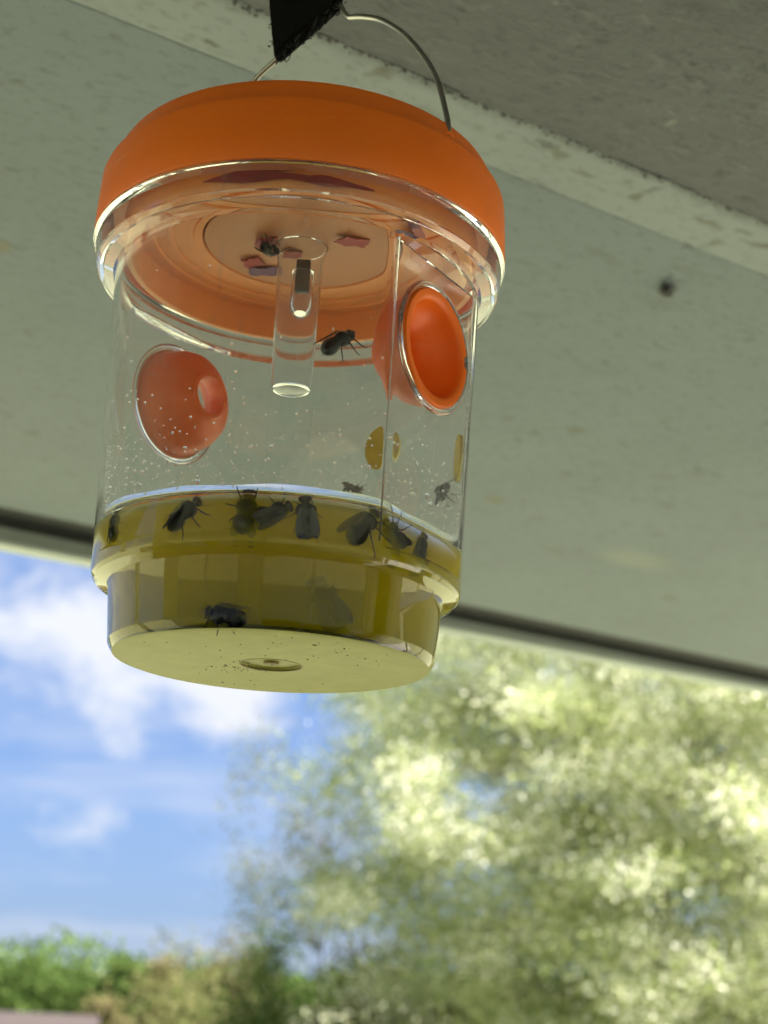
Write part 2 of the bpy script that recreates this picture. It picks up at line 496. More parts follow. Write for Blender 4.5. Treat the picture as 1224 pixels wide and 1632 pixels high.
def part(name, mat, boxes, bevel=0.0, parent=porch):
    bm = bmesh.new()
    for b in boxes: box(bm, *b, bevel=bevel)
    return from_bm(name, bm, mat, parent, smooth=False)

part('soffit_board', M_soffit, [(-.75, 5.2, .5375, 1.2735, H, H + .018)], .0008)
part('trim_board', M_strip, [(-.75, 5.2, .4930, .5367, H - .0006, H + .0174)], .0006)
# the beam: its lower outer edge is chipped
bm = bmesh.new()
us = np.arange(-.75, 5.2001, .01)
rr = random.Random(3)
prevr = None
for u in us:
    j = (rr.random() - .5) * .0022 + .0012 * math.sin(u * 37) + .0008 * math.sin(u * 91)
    ring = [bm.verts.new((u, -.9, H - .004)), bm.verts.new((u, .4885 + j * .6, H - .004)), bm.verts.new((u, .4912 + j, H - .0015)), bm.verts.new((u, .4918, H + .03)), bm.verts.new((u, .4918, H + .2)), bm.verts.new((u, -.9, H + .2))]
    if prevr:
        for k in range(6):
            bm.faces.new((prevr[k], prevr[(k + 1) % 6], ring[(k + 1) % 6], ring[k]))
    else:
        bm.faces.new(ring[::-1])
    prevr = ring
bm.faces.new(prevr)
from_bm('concrete_beam', bm, M_beam, porch, smooth=False)
# cobweb and dirt crumbs gathered in the joint
bm = bmesh.new()
rr = random.Random(11)
for i in range(1900):
    u = rr.uniform(-.1, 1.2)
    v = .4918 + .0012 * math.sin(u * 60) + rr.gauss(0, .0019)
    s = rr.uniform(.0002, .00075)
    r = bmesh.ops.create_icosphere(bm, subdivisions=1, radius=s)
    for w in r['verts']:
        w.co = Vector((u + w.co.x * rr.uniform(.8, 2.4), v + w.co.y, H - .0020 + w.co.z * .8))
tag(from_bm('joint_dirt', bm, plain('joint_dirt', (.07, .068, .07), .95, .5, 300), porch), kind='stuff')
# fascia beyond a dark shadow gap; lower edge slightly out of level with the soffit
bm = bmesh.new()
def prism(bm, sect0, sect1, x0, x1):
    a = [bm.verts.new((x0, y, z)) for y, z in sect0]; b = [bm.verts.new((x1, y, z)) for y, z in sect1]
    n = len(a)
    for k in range(n): bm.faces.new((a[k], a[(k + 1) % n], b[(k + 1) % n], b[k]))
    bm.faces.new(a[::-1]); bm.faces.new(b)
VF = 1.3184
z0 = lambda u: H - .0165 + .0062 * (u - .43) 
fs = lambda u: [(VF, z0(u)), (VF + .022, z0(u)), (VF + .022, H + .13), (VF, H + .13)]
prism(bm, fs(-.75), fs(5.2), -.75, 5.2)
from_bm('fascia_board', bm, M_fascia, porch, smooth=False)
bm = bmesh.new()
ts = lambda u: [(VF + .003, z0(u) - .0036), (VF + .026, z0(u) - .0036), (VF + .026, z0(u) - .0004), (VF + .003, z0(u) - .0004)]
prism(bm, ts(-.75), ts(5.2), -.75, 5.2)
from_bm('fascia_sky_edge', bm, M_sky_edge, porch, smooth=False)  # added pale strip standing in for the fascia's lower edge lit by sky
part('gap_shade_fill', M_dark, [(-.75, 5.2, 1.2745, VF - .001, H + .06, H + .075), (-.75, 5.2, 1.2742, VF - .0008, H + .0015, H + .0595), (-.75, 5.2, VF - .0007, VF - .0002, H - .0048, H + .0012)])  # black fill and strip stand in for the shade inside the gap
part('porch_roof', M_roof, [(-.80, 5.3, .4925, VF + .06, H + .135, H + .24), (-.80, 5.3, -1.0, .4915, H + .205, H + .24), (-.75, 5.2, .494, 1.2735, H + .019, H + .134)])
# unseen walls behind and beside the viewer, openings shaped for fill and reflections: piers and white framed windows open to the sky beyond
zs, zt = FL + .16, H - .03
part('back_wall', M_wall, [(-.75, 1.50, -.60, -.45, FL + .001, zs), (-.75, 5.2, -.60, -.45, zt, H - .0045), (-.75, -.56, -.60, -.45, zs, zt), (.80, .92, -.60, -.45, zs, zt), (1.40, 1.50, -.60, -.45, zs, zt), (1.62, 1.66, -.57, -.48, FL + .001, zt), (1.80, 1.83, -.57, -.48, FL + .001, zt), (5.05, 5.2, -.60, -.45, FL + .001, zt)])
part('side_wall', M_wall, [(-.75, -.68, -.449, .66, FL + .001, zs), (-.75, -.68, -.449, .66, zt, H - .0045), (-.75, -.68, -.449, -.34, zs, zt), (-.75, -.68, .52, .66, zs, zt)])
def window(a, b, mulls, mat, turn=False):
    bm = bmesh.new(); t = .045
    fr = [(a, b, zs, zs + t), (a, b, zt - t, zt), (a, a + t, zs + t, zt - t), (b - t, b, zs + t, zt - t)] + [(q - .014, q + .014, zs + t, zt - t) for q in mulls]
    for x0, x1, z0_, z1_ in fr:
        if turn: box(bm, -.735, -.695, x0, x1, z0_, z1_)
        else: box(bm, x0, x1, -.55, -.50, z0_, z1_)
    w = from_bm('window', bm, M_white, porch, smooth=False)
    bm = bmesh.new()
    if turn: box(bm, -.718, -.713, a + t, b - t, zs + t, zt - t)
    else: box(bm, a + t, b - t, -.527, -.522, zs + t, zt - t)
    from_bm('pane', bm, mat, w, smooth=False)
window(-.56, .80, [.12], M_dimming)
window(.92, 1.40, [], M_panes)
window(-.34, .52, [.15], M_dimming, True)
part('end_post', M_white, [(4.95, 5.1, 1.1, 1.25, 0, H), ], .004)
part('end_post', M_white, [(-.72, -.64, 1.18, 1.26, 0, H), ], .004)
bm = bmesh.new(); box(bm, -.75, 5.2, -.60, .30, FL - .15, FL)
bm.transform(R32)
tag(from_bm('deck_floor', bm, M_floor, smooth=False), kind='structure')

# ------------------------------------------------------------------ the trap
BASE = Vector((-.03018, .43696, CAMZ + .08495))
trap = empty('fly_trap', BASE)
tag(trap, 'clear plastic fly trap with an orange lid, half filled with murky yellow liquid', 'fly trap')
mm = .001
FAC = [(57, .0502), (-127, .0502)]
def facet(th):
    """squared-off distance of the flat panels at angle th (degrees, 0 towards the viewer, positive to the right)"""
    return [(abs((th - a + 180) % 360 - 180), d) for a, d in FAC]
def warp_jar(r, z, t, extra=0.0):
    if .0252 <= z <= .1149 and r > .04:
        th = math.degrees(t)
        for da, d in facet(th):
            if da < 40:
                ins = 0.0 if r > (.0533 + (z - .024) * .0242) else .0016
                r = min(r, (d - ins - extra) / math.cos(math.radians(da)))
    return r, z
wt = .0016
ro = lambda z: .0537 + (z - .024) * .0253
jar_out = [(0, .0004), (.0019, .0004), (.0022, .0009), (.0088, .0009), (.0092, 0), (.044, 0), (.0456, .0005), (.0464, .0016), (.0471, .003), (.0477, .010), (.0484, .0185), (.0489, .0197),
           (.0505, .0203), (.0525, .0208), (.0534, .0218), (.0538, .0232), (ro(.0250), .0250), (ro(.0253), .0253)] + [(ro(z), z) for z in (.035, .05, .065, .08, .095, .110, .1148)] + \
          [(ro(.1152), .1152), (.0568, .1163), (.0590, .1166), (.0608, .1173), (.0619, .1187), (.0624, .1207), (.0627, .1245), (.0634, .1256), (.0637, .1266), (.0634, .1275)]
jar_in = [(.0612, .1275), (.0610, .1225), (.0604, .1200), (.0592, .1187), (.0572, .1182), (.0552, .1178), (ro(.1152) - wt, .1165), (ro(.1148) - wt, .1148)] + [(ro(z) - wt, z) for z in (.110, .095, .08, .065, .05)] + \
         [(ro(.035) - wt, .0352), (ro(.035) - wt, .0348), (ro(.0253) - wt, .0253), (ro(.025) - wt, .0250), (.0522, .0236), (.0512, .0225), (.0489, .0219), (.0474, .0209), (.0466, .0185), (.0456, .010), (.0449, .0035), (.0438, .0022), (.042, .0018), (0, .0018)]
prof = jar_out + jar_in
n_out = len(jar_out)
i_wet = n_out + [i for i, p in enumerate(jar_in) if abs(p[1] - .0348) < 1e-6][0]
bm = bmesh.new()
lathe_into(bm, prof, 288, warp=warp_jar, mat_fn=lambda i: 1 if i >= i_wet else (2 if i < 6 else 0))
jar = from_bm('jar', bm, [M_clear, M_wet, M_frost], trap, angle=19)
# round holes for the two entrance funnels
def frame_out(az, z, d):
    """matrix whose Z axis points outwards through the wall at this angle"""
    a = math.radians(az)
    zc = Vector((math.sin(a), -math.cos(a), 0)); yc = Vector((0, 0, 1)); xc = yc.cross(zc)
    M = Matrix((xc, yc, zc)).transposed().to_4x4()
    M.translation = zc * d + Vector((0, 0, z))
    return M
FZ = .0895
for az, d in FAC:
    bm = bmesh.new()
    bmesh.ops.create_cone(bm, cap_ends=True, segments=64, radius1=.0169, radius2=.0169, depth=.012)
    bm.transform(frame_out(az, FZ, d - .001))
    cut = from_bm('cutter', bm, None, trap, smooth=False)
    bo = jar.modifiers.new('hole', 'BOOLEAN'); bo.object = cut; bo.operation = 'DIFFERENCE'; bo.solver = 'EXACT'
    bpy.context.view_layer.update()
    me = bpy.data.meshes.new_from_object(jar.evaluated_get(bpy.context.evaluated_depsgraph_get()))
    jar.modifiers.clear()
    jar.data = me
    bpy.data.objects.remove(cut)
jar.data.shade_smooth(); jar.data.set_sharp_from_angle(angle=math.radians(19))
print('JAR', len(jar.data.polygons), len(jar.data.vertices))
jar.data.name = 'jar'

for az, d in FAC[:1]:
    for sg in (-1, 1):
        half = math.degrees(math.acos(d / ro(.07)))
        a0 = math.radians(az + sg * half)
        bm = bmesh.new()
        tube_into(bm, [Vector((ro(z) * math.sin(a0), -ro(z) * math.cos(a0), z)) * 1.0 - Vector((math.sin(a0), -math.cos(a0), 0)) * .00025 for z in (.0262, .05, .08, .1146)], .00026, 10)
        from_bm('panel_rib', bm, M_glass, trap)

# liquid filling the foot of the jar
li = [(0, .00185)] + [(r - .00004, z) for r, z in reversed(jar_in) if .0018 < z < .0349]
li = [p for p in li] + [(ro(.035) - wt - .00004, .0350), (0, .0350)]
li[1] = (.042, .00185)
bm = bmesh.new()
lathe_into(bm, li, 192, warp=lambda r, z, t: warp_jar(r, z, t, .00004))
from_bm('liquid', bm, M_liquid, trap, angle=40)
# pale silt on the floor of the jar
bm = bmesh.new()
lathe_into(bm, [(0, .00187), (.0432, .00187), (.0436, .0022), (.043, .0024), (0, .0024)], 96)
from_bm('silt', bm, M_silt, trap, angle=40)
# meniscus: the liquid curls up where it meets the wall
rin = lambda z: ro(z) - wt
bm = bmesh.new()
def warp_s(r, z, t):
    r2, _ = warp_jar(r, z, t, .00005)
    k = 1 + .12 * math.sin(t * 5) + .08 * math.sin(t * 13 + 1)
    return r2 - (rin(.035) - .00005 - r), .03503 + (z - .03503) * k
q = rin(.035) - .00005
lathe_into(bm, [(q - .0026, .03503), (q - .0016, .03515), (q - .0009, .0355), (q - .00045, .0361), (q - .00018, .0368), (q, .0377), (q, .03503)], 288, closed=True, warp=warp_s)
from_bm('meniscus', bm, M_menis, trap, angle=50)
# crumbs lying on the base
bm = bmesh.new()
rr = random.Random(5)
spots = [(-.006, .006, .005, 46), (.004, -.018, .02, 40), (-.004, .028, .016, 14), (.02, -.02, .01, 16), (-.012, .008, .003, 16)]
for (cx_, cy_, s_, n_) in spots:
    for i in range(n_):
        px, py = cx_ + rr.gauss(0, s_), cy_ + rr.gauss(0, s_ * .7)
        if math.hypot(px, py) > .041: continue
        s = rr.choice((.00009, .00012, .00016, .0002)) * (1.9 if rr.random() < .1 else 1)
        r = bmesh.ops.create_icosphere(bm, subdivisions=1, radius=s)
        k = rr.uniform(.8, 3.0); an = rr.uniform(0, 3.1); ca, sa = math.cos(an), math.sin(an)
        for w in r['verts']:
            w.co *= rr.uniform(.6, 1.4)
            w.co = Vector((px + w.co.x * k * ca - w.co.y * sa, py + w.co.x * k * sa + w.co.y * ca, -.00005 + w.co.z * .6))
tag(from_bm('crumbs', bm, M_crumb, trap), kind='stuff')
bm = bmesh.new()
lathe_into(bm, [(0, .0002), (.0021, .0002), (.0024, .0003), (.0021, .0010), (0, .0010)], 24)
from_bm('mould_mark', bm, plain('mould_mark', (.20, .15, .05), .6), trap)
bm = bmesh.new()
lathe_into(bm, [(.0088, -.0001), (.0092, -.0001), (.0092, .0003), (.0088, .0003)], 64, closed=True)
from_bm('mould_ring', bm, plain('mould_mark', (.20, .15, .05), .6), trap)

# lid
def warp_lid(r, z, t): return r, z
lid_prof = [(.0612, .1279), (.0634, .1279), (.0637, .1284), (.0635, .136), (.0630, .1462), (.0625, .1476), (.0606, .1481), (.0602, .1485), (.0592, .1535), (.0580, .1556), (.0553, .1568), (.030, .158), (0, .1584),
            (0, .1560), (.0552, .1556), (.0575, .1545), (.0600, .1465), (.0604, .1340)]
plug_prof = [(0, .1430), (0, .1425), (.0300, .1425), (.0306, .1420), (.0308, .1338), (.0312, .1330), (.0335, .1330), (.0338, .1336), (.0400, .1336), (.0403, .1328), (.0418, .1328), (.0421, .1336), (.0462, .1336), (.0465, .1328), (.0480, .1328), (.0483, .1336),
            (.0520, .1336), (.0523, .1238), (.0526, .1234), (.0541, .1234), (.0544, .1238), (.0546, .1350), (.0585, .1350), (.0587, .1365), (.0583, .1430)]
bm = bmesh.new()
lathe_into(bm, lid_prof, 192, closed=True)
lid = from_bm('lid', bm, M_orange, trap, angle=35)
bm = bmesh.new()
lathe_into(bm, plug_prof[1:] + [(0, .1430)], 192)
from_bm('lid_underside', bm, M_under_haze, lid, angle=35)
# the recess under the lid carries a browned disc with scraps of printed card
m = Mat('brown_disc')
a1 = m.noise(60, 4, .6)
m.pbr(m.mix(a1.outputs['Fac'], (.56, .20, .065), (.66, .27, .10)), .5)
bm = bmesh.new()
lathe_into(bm, [(0, .1332), (.0302, .1332), (.0304, .1336), (.0302, .1342), (0, .1342)], 96)
disc = from_bm('inner_disc', bm, m.m, lid, angle=40)
rq = random.Random(8)
def scrap(x, y, w, h, rot, mat, lift=0.0, tilt=0):
    bm = bmesh.new()
    bmesh.ops.create_grid(bm, x_segments=6, y_segments=5, size=.5)
    for v in bm.verts:
        v.co = Vector((v.co.x * w * (1 + .15 * v.co.y) * rq.uniform(.78, 1.12), v.co.y * h * rq.uniform(.72, 1.15), .00025 * math.sin(v.co.x * 5) + (v.co.x * math.tan(tilt * .35)) * w))
    ret = bmesh.ops.extrude_face_region(bm, geom=bm.faces[:])
    for v in ret['geom']:
        if isinstance(v, bmesh.types.BMVert): v.co.z -= .0003
    o = from_bm('card_scrap', bm, mat, lid, smooth=False)
    o.location = (x, y, .1325 - lift); o.rotation_euler = (0, 0, rot)
    return o
scrap(.0165, -.006, .0100, .0062, .45, M_red, tilt=.15)
scrap(-.0130, .0180, .0090, .0060, .2, M_purple, tilt=.2)
scrap(-.0160, .0120, .0065, .0055, -.3, M_red)
scrap(-.0105, -.0030, .0070, .0060, .1, M_red, tilt=.3)
scrap(-.0030, .0050, .0060, .0050, .4, M_red, tilt=.2)
scrap(.0345, -.016, .0075, .0050, -.5, M_purple)
scrap(.0400, -.021, .0110, .0045, -.55, plain('pink_card', (.55, .16, .14), .6), lift=.0005)
# red printed streaks round the inner lip of the lid, facing the viewer
for A0, A1, zc_, hh in ((-27, 6, .1266, .0017), (-2, 24, .1258, .0013), (-14, 10, .1290, .0007)):
    bm = bmesh.new()
    ring = []
    for k in range(33):
        a = math.radians(A0 + (A1 - A0) * k / 32)
        h_ = hh * max(.02, math.sin(math.pi * k / 32)) ** .7 * (1 + .3 * math.sin(k * .27 + A0))
        r_ = .0556 + (.0003 if A0 == -2 else 0) - (.0004 if A0 == -14 else 0)
        ring.append([bm.verts.new((r * math.sin(a), -r * math.cos(a), z)) for r, z in ((r_, zc_ - h_), (r_, zc_ + h_), (r_ - .0002, zc_ + h_), (r_ - .0002, zc_ - h_))])
    for a, b in zip(ring[:-1], ring[1:]):
        for k in range(4): bm.faces.new((a[k], a[(k + 1) % 4], b[(k + 1) % 4], b[k]))
    bm.faces.new(ring[0][::-1]); bm.faces.new(ring[-1])
    from_bm('red_mark', bm, M_redmark, lid, angle=40)

# bait tube hanging from the lid
bm = bmesh.new()
lathe_into(bm, [(0, .0838), (.0040, .0838), (.0054, .0842), (.0060, .0852), (.0062, .0868), (.0072, .128), (.0084, .1322), (.0079, .1322), (.00675, .128), (.00578, .0866), (.0054, .0852), (.0042, .0847), (0, .0847)], 64)
from_bm('bait_tube', bm, M_tube, trap, angle=40)
bm = bmesh.new()
lathe_into(bm, [(0, .1085), (.0020, .1087), (.0031, .1098), (.0034, .1115), (.0034, .1235), (.0026, .1235), (.0026, .1115), (.0016, .1100), (0, .1098)], 40)
o = from_bm('inner_vial', bm, M_tube, trap, angle=40); o.location = (.0012, -.001, 0)
bm = bmesh.new()
box(bm, -.0022, .0022, -.0015, .0015, .1165, .1275, .0005)
o = from_bm('black_clip', bm, M_black, trap, smooth=False); o.location = (.0012, -.001, 0)

# entrance funnels
def warp_f(r, z, t):
    th = (math.degrees(t) - NOTCH + 180) % 360 - 180
    if abs(th) < 6 and r > .0157: r = .0157
    return r, z
for (az, d), NOTCH in zip(FAC, (95, 200)):
    bm = bmesh.new()
    # lathe axis = local Z pointing outwards
    lathe_into(bm, [(.0172, .0012), (.0177, .0006), (.0177, -.0002), (.0168, -.0010), (.0167, -.0040), (.0161, -.0075), (.0146, -.0110), (.0118, -.0134), (.0090, -.0149), (.0077, -.0160), (.0073, -.0168),
                    (.0062, -.0168), (.0063, -.0135), (.0068, -.0105), (.0086, -.0080), (.0112, -.0058), (.0130, -.0038), (.0138, -.0020), (.0141, -.0004), (.0145, .0006), (.0154, .0012)], 144, closed=True, warp=warp_f)
    bm.transform(frame_out(az, FZ, d))
    from_bm('entrance_funnel', bm, M_funnel, trap, angle=45)
    # raised clear collar moulded round the hole
    bm = bmesh.new()
    lathe_into(bm, [(.0180, -.0004), (.0181, .0006), (.0186, .0009), (.0192, .0007), (.0197, -.0004)], 96, closed=True)
    bm.transform(frame_out(az, FZ, d))
    from_bm('port_collar', bm, M_glass, trap, angle=60)

# yellow pad on the inner wall; the narrow second one stands in for its refraction
for az, z, w, h in ((147, .083, .0062, .0075), (99, .0685, .0040, .0078)):
    bm = bmesh.new()
    bmesh.ops.create_cone(bm, cap_ends=True, segments=24, radius1=1, radius2=.92, depth=.0016)
    for v in bm.verts: v.co.x *= w; v.co.y *= h
    rW = ro(z) - wt - .001
    bm.transform(frame_out(az, z, rW))
    from_bm('yellow_pad_and_image', bm, M_yellow, trap, angle=40)

# droplets on the inner wall above the liquid
bm = bmesh.new()
rr = random.Random(21)
for i in range(720):
    th = rr.uniform(-100, 100) if rr.random() < .75 else rr.uniform(-180, 180)
    z = .0368 + abs(rr.gauss(0, .0125))
    if rr.random() < .08: z = rr.uniform(.04, .11)
    if z > .112: continue
    s = rr.choice((.00016, .0002, .00026, .00034)) * (2.0 if rr.random() < .05 else 1)
    t = math.radians(th % 360)
    r, _ = warp_jar(ro(z) - wt, z, t)
    bad = any(((th - a + 180) % 360 - 180) ** 2 + ((z - FZ) / .0009) ** 2 < 24 ** 2 for a, _d in FAC)
    if bad: continue
    q = bmesh.ops.create_icosphere(bm, subdivisions=2, radius=s)
    ex = rr.uniform(.8, 1.5)
    for w in q['verts']:
        w.co = Vector(((r - s * 1.08) * math.sin(t) + w.co.x, -(r - s * 1.08) * math.cos(t) + w.co.y, z + w.co.z * ex))
tag(from_bm('droplets', bm, M_drop, trap), kind='stuff')

# wire handle, in an upright plane turned 47 degrees from the viewer
haz = math.radians(47)
hp = lambda s, z: Vector((s * mm * math.sin(haz), -s * mm * math.cos(haz), z * mm))
right = [(57.2, 150.5), (58.8, 152.5), (57.8, 159), (52.2, 175), (41.0, 191.6), (30.0, 202.3), (21.4, 207.5), (14.6, 210.3)]
left = [(12.6, 212.4), (9.4, 217.9), (-17.5, 208.7), (-29.5, 203.9), (-41, 194), (-52.2, 177), (-57.8, 160), (-58.8, 153), (-57.2, 150.5)]
pr = spline([hp(*p) for p in right], 8)
pl = [hp(*left[0]), hp(11.0, 215.4), hp(*left[1])] + [hp(9.4 + (-26.9) * k / 8, 217.9 - 9.2 * k / 8) for k in range(1, 8)] + spline([hp(*p) for p in left[2:]], 8)
bm = bmesh.new()
tube_into(bm, pr + pl, .00088, 12)
from_bm('wire_handle', bm, M_steel, trap)

for sg in (1, -1):
    bm = bmesh.new()
    lathe_into(bm, [(.0009, -.0004), (.0017, -.0004), (.0017, .0003), (.0009, .0003)], 20, closed=True)
    bm.transform(frame_out(47 if sg > 0 else 47 - 180, .1506, .0594))
    from_bm('handle_eyelet', bm, M_orange, trap, angle=40)

# ------------------------------------------------------------------ the strap
strap = empty('hook_and_loop_strap', BASE + hp(-4, 213))
tag(strap, 'black fuzzy hook and loop strap folded over the wire handle of the trap', 'strap')
P1, P2 = hp(-17.9, 209.0), hp(9.4, 217.9)
O = hp(-4, 213)
up = Vector((-.06, .05, 1)).normalized()
e = (P2 - P1)
nrm = e.cross(up).normalized()
if nrm.y > 0: nrm = -nrm          # towards the viewer
def strap_leaf(side):
    bm = bmesh.new()
    rows = []
    nw, nh = 14, 22
    for j in range(nh + 1):
        t = j / nh
        row = []
        for i in range(nw + 1):
            s = i / nw
            low = P1 + e * s
            top = P1 + e * (.5 + (s - .5) * (.82)) + up * .080 + Vector((.002, 0, 0))
            # left edge leans back slightly, the right one stands steeper
            p = low.lerp(Vector((low.x * .9 + top.x * .1, low.y * .9 + top.y * .1, P1.z + (.0155 if True else 0))) , 0) + up * (.105 * t)
            p += e * (-.05 * t * (1 - s)) 
            off = side * (.0011 + .0022 * math.sin(min(1, t * 3) * math.pi / 2)) + .0006 * math.sin(s * 5 + t * 7)
            row.append(bm.verts.new(p + nrm * off - O))
        rows.append(row)
    fs = []
    for a, b in zip(rows[:-1], rows[1:]):
        for i in range(nw): fs.append(bm.faces.new((a[i], a[i + 1], b[i + 1], b[i])))
    r = bmesh.ops.extrude_face_region(bm, geom=fs)
    for v in r['geom']:
        if isinstance(v, bmesh.types.BMVert): v.co += nrm * .0011
    return bm
from_bm('front_leaf', strap_leaf(1), M_velcro, strap, angle=50)
from_bm('back_leaf', strap_leaf(-1), M_velcro, strap, angle=50)
bm = bmesh.new()      # the fold itself, wrapped under the wire
rows = []
for i in range(15):
    row = []
    for k in range(9):
        a = math.pi * (k / 8)
        for rad in ((.0022 if True else 0),):
            p = P1 + e * (i / 14) + nrm * (math.cos(a) * rad) - up * (math.sin(a) * rad)
            row.append(p - O)
    rows.append(row)
vv = [[bm.verts.new(p) for p in r] for r in rows]
fs = []
for a, b in zip(vv[:-1], vv[1:]):
    for k in range(8): fs.append(bm.faces.new((a[k], a[k + 1], b[k + 1], b[k])))
r = bmesh.ops.extrude_face_region(bm, geom=fs)
for i, v in enumerate([g for g in r['geom'] if isinstance(g, bmesh.types.BMVert)]):
    s = (v.co + O - P1).dot(e) / e.length_squared
    c0 = P1 + e * s - O
    v.co = c0 + (v.co - c0) * .62
from_bm('fold', bm, M_velcro, strap)
bm = bmesh.new()      # loops of thread along the fold and the edges
rr = random.Random(9)
ed = e.normalized()
for i in range(34):
    s = (i + rr.uniform(-.3, .3)) / 33
    p0 = P1 + e * s - O + nrm * rr.uniform(-.001, .0026) - up * .0018
    d = (-up + ed * rr.uniform(-.5, .8) + nrm * rr.uniform(-.3, .5)).normalized()
    sd = (ed * rr.uniform(.5, 1) + nrm * rr.uniform(-.5, .5)).normalized()
    h = rr.uniform(.0012, .0024); w = rr.uniform(.0005, .0008)
    pts = [p0 + d * (h * math.sin(a)) + sd * (w * (1 - math.cos(a))) for a in [math.pi * k / 7 * rr.uniform(.8, 1.25) for k in range(8)]]
    tube_into(bm, pts, .00017, 5)
for i in range(260):
    t = rr.random()
    side = rr.choice((0, 1))
    p0 = (P1 + e * (-.05 * t) if side == 0 else P2) + up * (.05 * t) - O + nrm * rr.uniform(-.003, .004)
    d = ((-ed if side == 0 else ed) + up * rr.uniform(-.8, .8) + nrm * rr.uniform(-.6, .6)).normalized()
    tube_into(bm, [p0, p0 + d * .0006, p0 + d * .0009 + up * .0003], .00017, 4)
tag(from_bm('thread_loops', bm, M_thread, strap), kind='stuff')
part('ceiling_hook', M_steel, [], parent=strap) if False else None

# ------------------------------------------------------------------ flies
def make_fly(tucked=False):
    """lying along X with the head at +X, back at +Z, 10 mm long"""
    root = bpy.data.objects.new('fly', None); root.empty_display_size = .003
    C.objects.link(root)
    bm = bmesh.new()
    prof = [(0, -.0052), (.0006, -.0051), (.0015, -.0046), (.0023, -.0036), (.0026, -.0024), (.0023, -.0012), (.0018, -.0004), (.0020, .0002), (.0024, .0010), (.0025, .0019), (.0021, .0028), (.0011, .0033), (.0008, .0035), (.0013, .0037), (.0016, .0042), (.0015, .0047), (.0009, .0051), (0, .0052)]
    lathe_into(bm, prof, 18)
    bm.transform(Matrix.Rotation(math.pi / 2, 4, 'Y'))
    for v in bm.verts:
        v.co.z *= .86
        if v.co.x < -.0004: v.co.z -= (-.0004 - v.co.x) * .12
    rr = random.Random(4)
    for sgn in (-1, 1):
        for k, (x, ang, ln) in enumerate(((.0026, 1.1, .0026), (.0016, -.3, .0030), (.0006, -1.2, .0038)) if tucked else ((.0026, .7, .0036), (.0016, 0.05, .0042), (.0006, -.75, .0052))):
            a0 = Vector((x, sgn * .0012, -.0010))
            d = Vector((math.sin(ang), sgn * math.cos(ang), 0))
            lf = (rr.random() - .5) * .0012
            kn = a0 + d * (ln * .45) + Vector((0, 0, .0006 + lf))
            an = kn + d * (ln * .38) + Vector((0, 0, -.0022))
            ft = an + d * (ln * .28) + Vector((.0002, 0, -.0008))
            tube_into(bm, [a0, a0.lerp(kn, .5) + Vector((0, 0, .0002)), kn, an, ft], [.00030, .00026, .0002, .00014, .00009], 6)
        # feelers and bristles
        tube_into(bm, [Vector((.0048, sgn * .0003, .0004)), Vector((.0056, sgn * .0006, .0003))], [.00014, .00006], 5)
    for i in range(26):
        x = rr.uniform(-.004, .003); a = rr.uniform(.2, math.pi - .2)
        r0 = .0021
        p = Vector((x, r0 * math.cos(a), r0 * .86 * math.sin(a)))
        d = Vector((-.6, math.cos(a), math.sin(a))).normalized()
        tube_into(bm, [p, p + d * .0010], [.00006, .00002], 4)
    from_bm('body', bm, M_flybody, root)
    for sgn in (-1, 1):
        bm = bmesh.new()
        bmesh.ops.create_uvsphere(bm, u_segments=12, v_segments=8, radius=.0010)
        for v in bm.verts: v.co = Vector((.0044 + v.co.x * .75, sgn * .0009 + v.co.y * .8, .0003 + v.co.z))
        from_bm('eye', bm, M_eye, root)
        bm = bmesh.new()
        pts = []
        for k in range(20):
            t = 2 * math.pi * k / 20
            pts.append((-.0030 + .0038 * math.cos(t) , .0010 * math.sin(t) * (1.1 - .35 * math.cos(t))))
        rot = Matrix.Rotation(sgn * (-.08 if tucked else -.26), 2)
        top = []
        for (x, y) in pts:
            v2 = rot @ Vector((x, y))
            top.append(Vector((v2.x + .0012, v2.y + sgn * .0014, .0022 - abs(v2.y) * .25 + v2.x * .06)))
        a = [bm.verts.new(p) for p in top]; b = [bm.verts.new(p - Vector((0, 0, .00005))) for p in top]
        bm.faces.new(a); bm.faces.new(b[::-1])
        for k in range(20): bm.faces.new((a[k], b[k], b[(k + 1) % 20], a[(k + 1) % 20]))
        from_bm('wing', bm, M_wing, root, smooth=False)
    return root
protos = [[make_fly(), True], [make_fly(True), True]]
def copy_fly(tucked=False):
    pr_ = protos[1 if tucked else 0]
    proto = pr_[0]
    if pr_[1]:
        pr_[1] = False
        return proto
    r = proto.copy(); C.objects.link(r)
    for ch in list(proto.children):
        c = ch.copy(); C.objects.link(c); c.parent = r
    return r
def place_fly(pos, head, back, label, group, scale=1.0, tucked=False):
    r = copy_fly(tucked)
    x = Vector(head).normalized(); z = Vector(back); z = (z - x * z.dot(x)).normalized(); y = z.cross(x)
    M = Matrix((x, y, z)).transposed()
    r.location = pos; r.rotation_euler = M.to_euler(); r.scale = (scale,) * 3
    return tag(r, label, 'fly', group)
def wall_fly(az, z, depth, ang, label, group, scale=1.1, roll=0.0, belly=False, rr_=None, tucked=False):
    """a fly close behind the wall; ang = direction of its head seen from outside, 0 = right, 90 = up"""
    t = math.radians(az)
    o = Vector((math.sin(t), -math.cos(t), 0)); rt = Vector((math.cos(t), math.sin(t), 0))
    r = (ro(z) - wt if z > .026 else .0445) - depth
    if rr_: r = rr_
    p = BASE + o * r + Vector((0, 0, z))
    a = math.radians(ang)
    hd = rt * math.cos(a) + Vector((0, 0, 1)) * math.sin(a)
    sd = rt * -math.sin(a) + Vector((0, 0, 1)) * math.cos(a)
    bk = (-o if belly else o) * math.cos(roll) + sd * math.sin(roll)
    return place_fly(p, hd, bk, label, group, scale, tucked)
G = 'drowned flies in the yellow liquid'
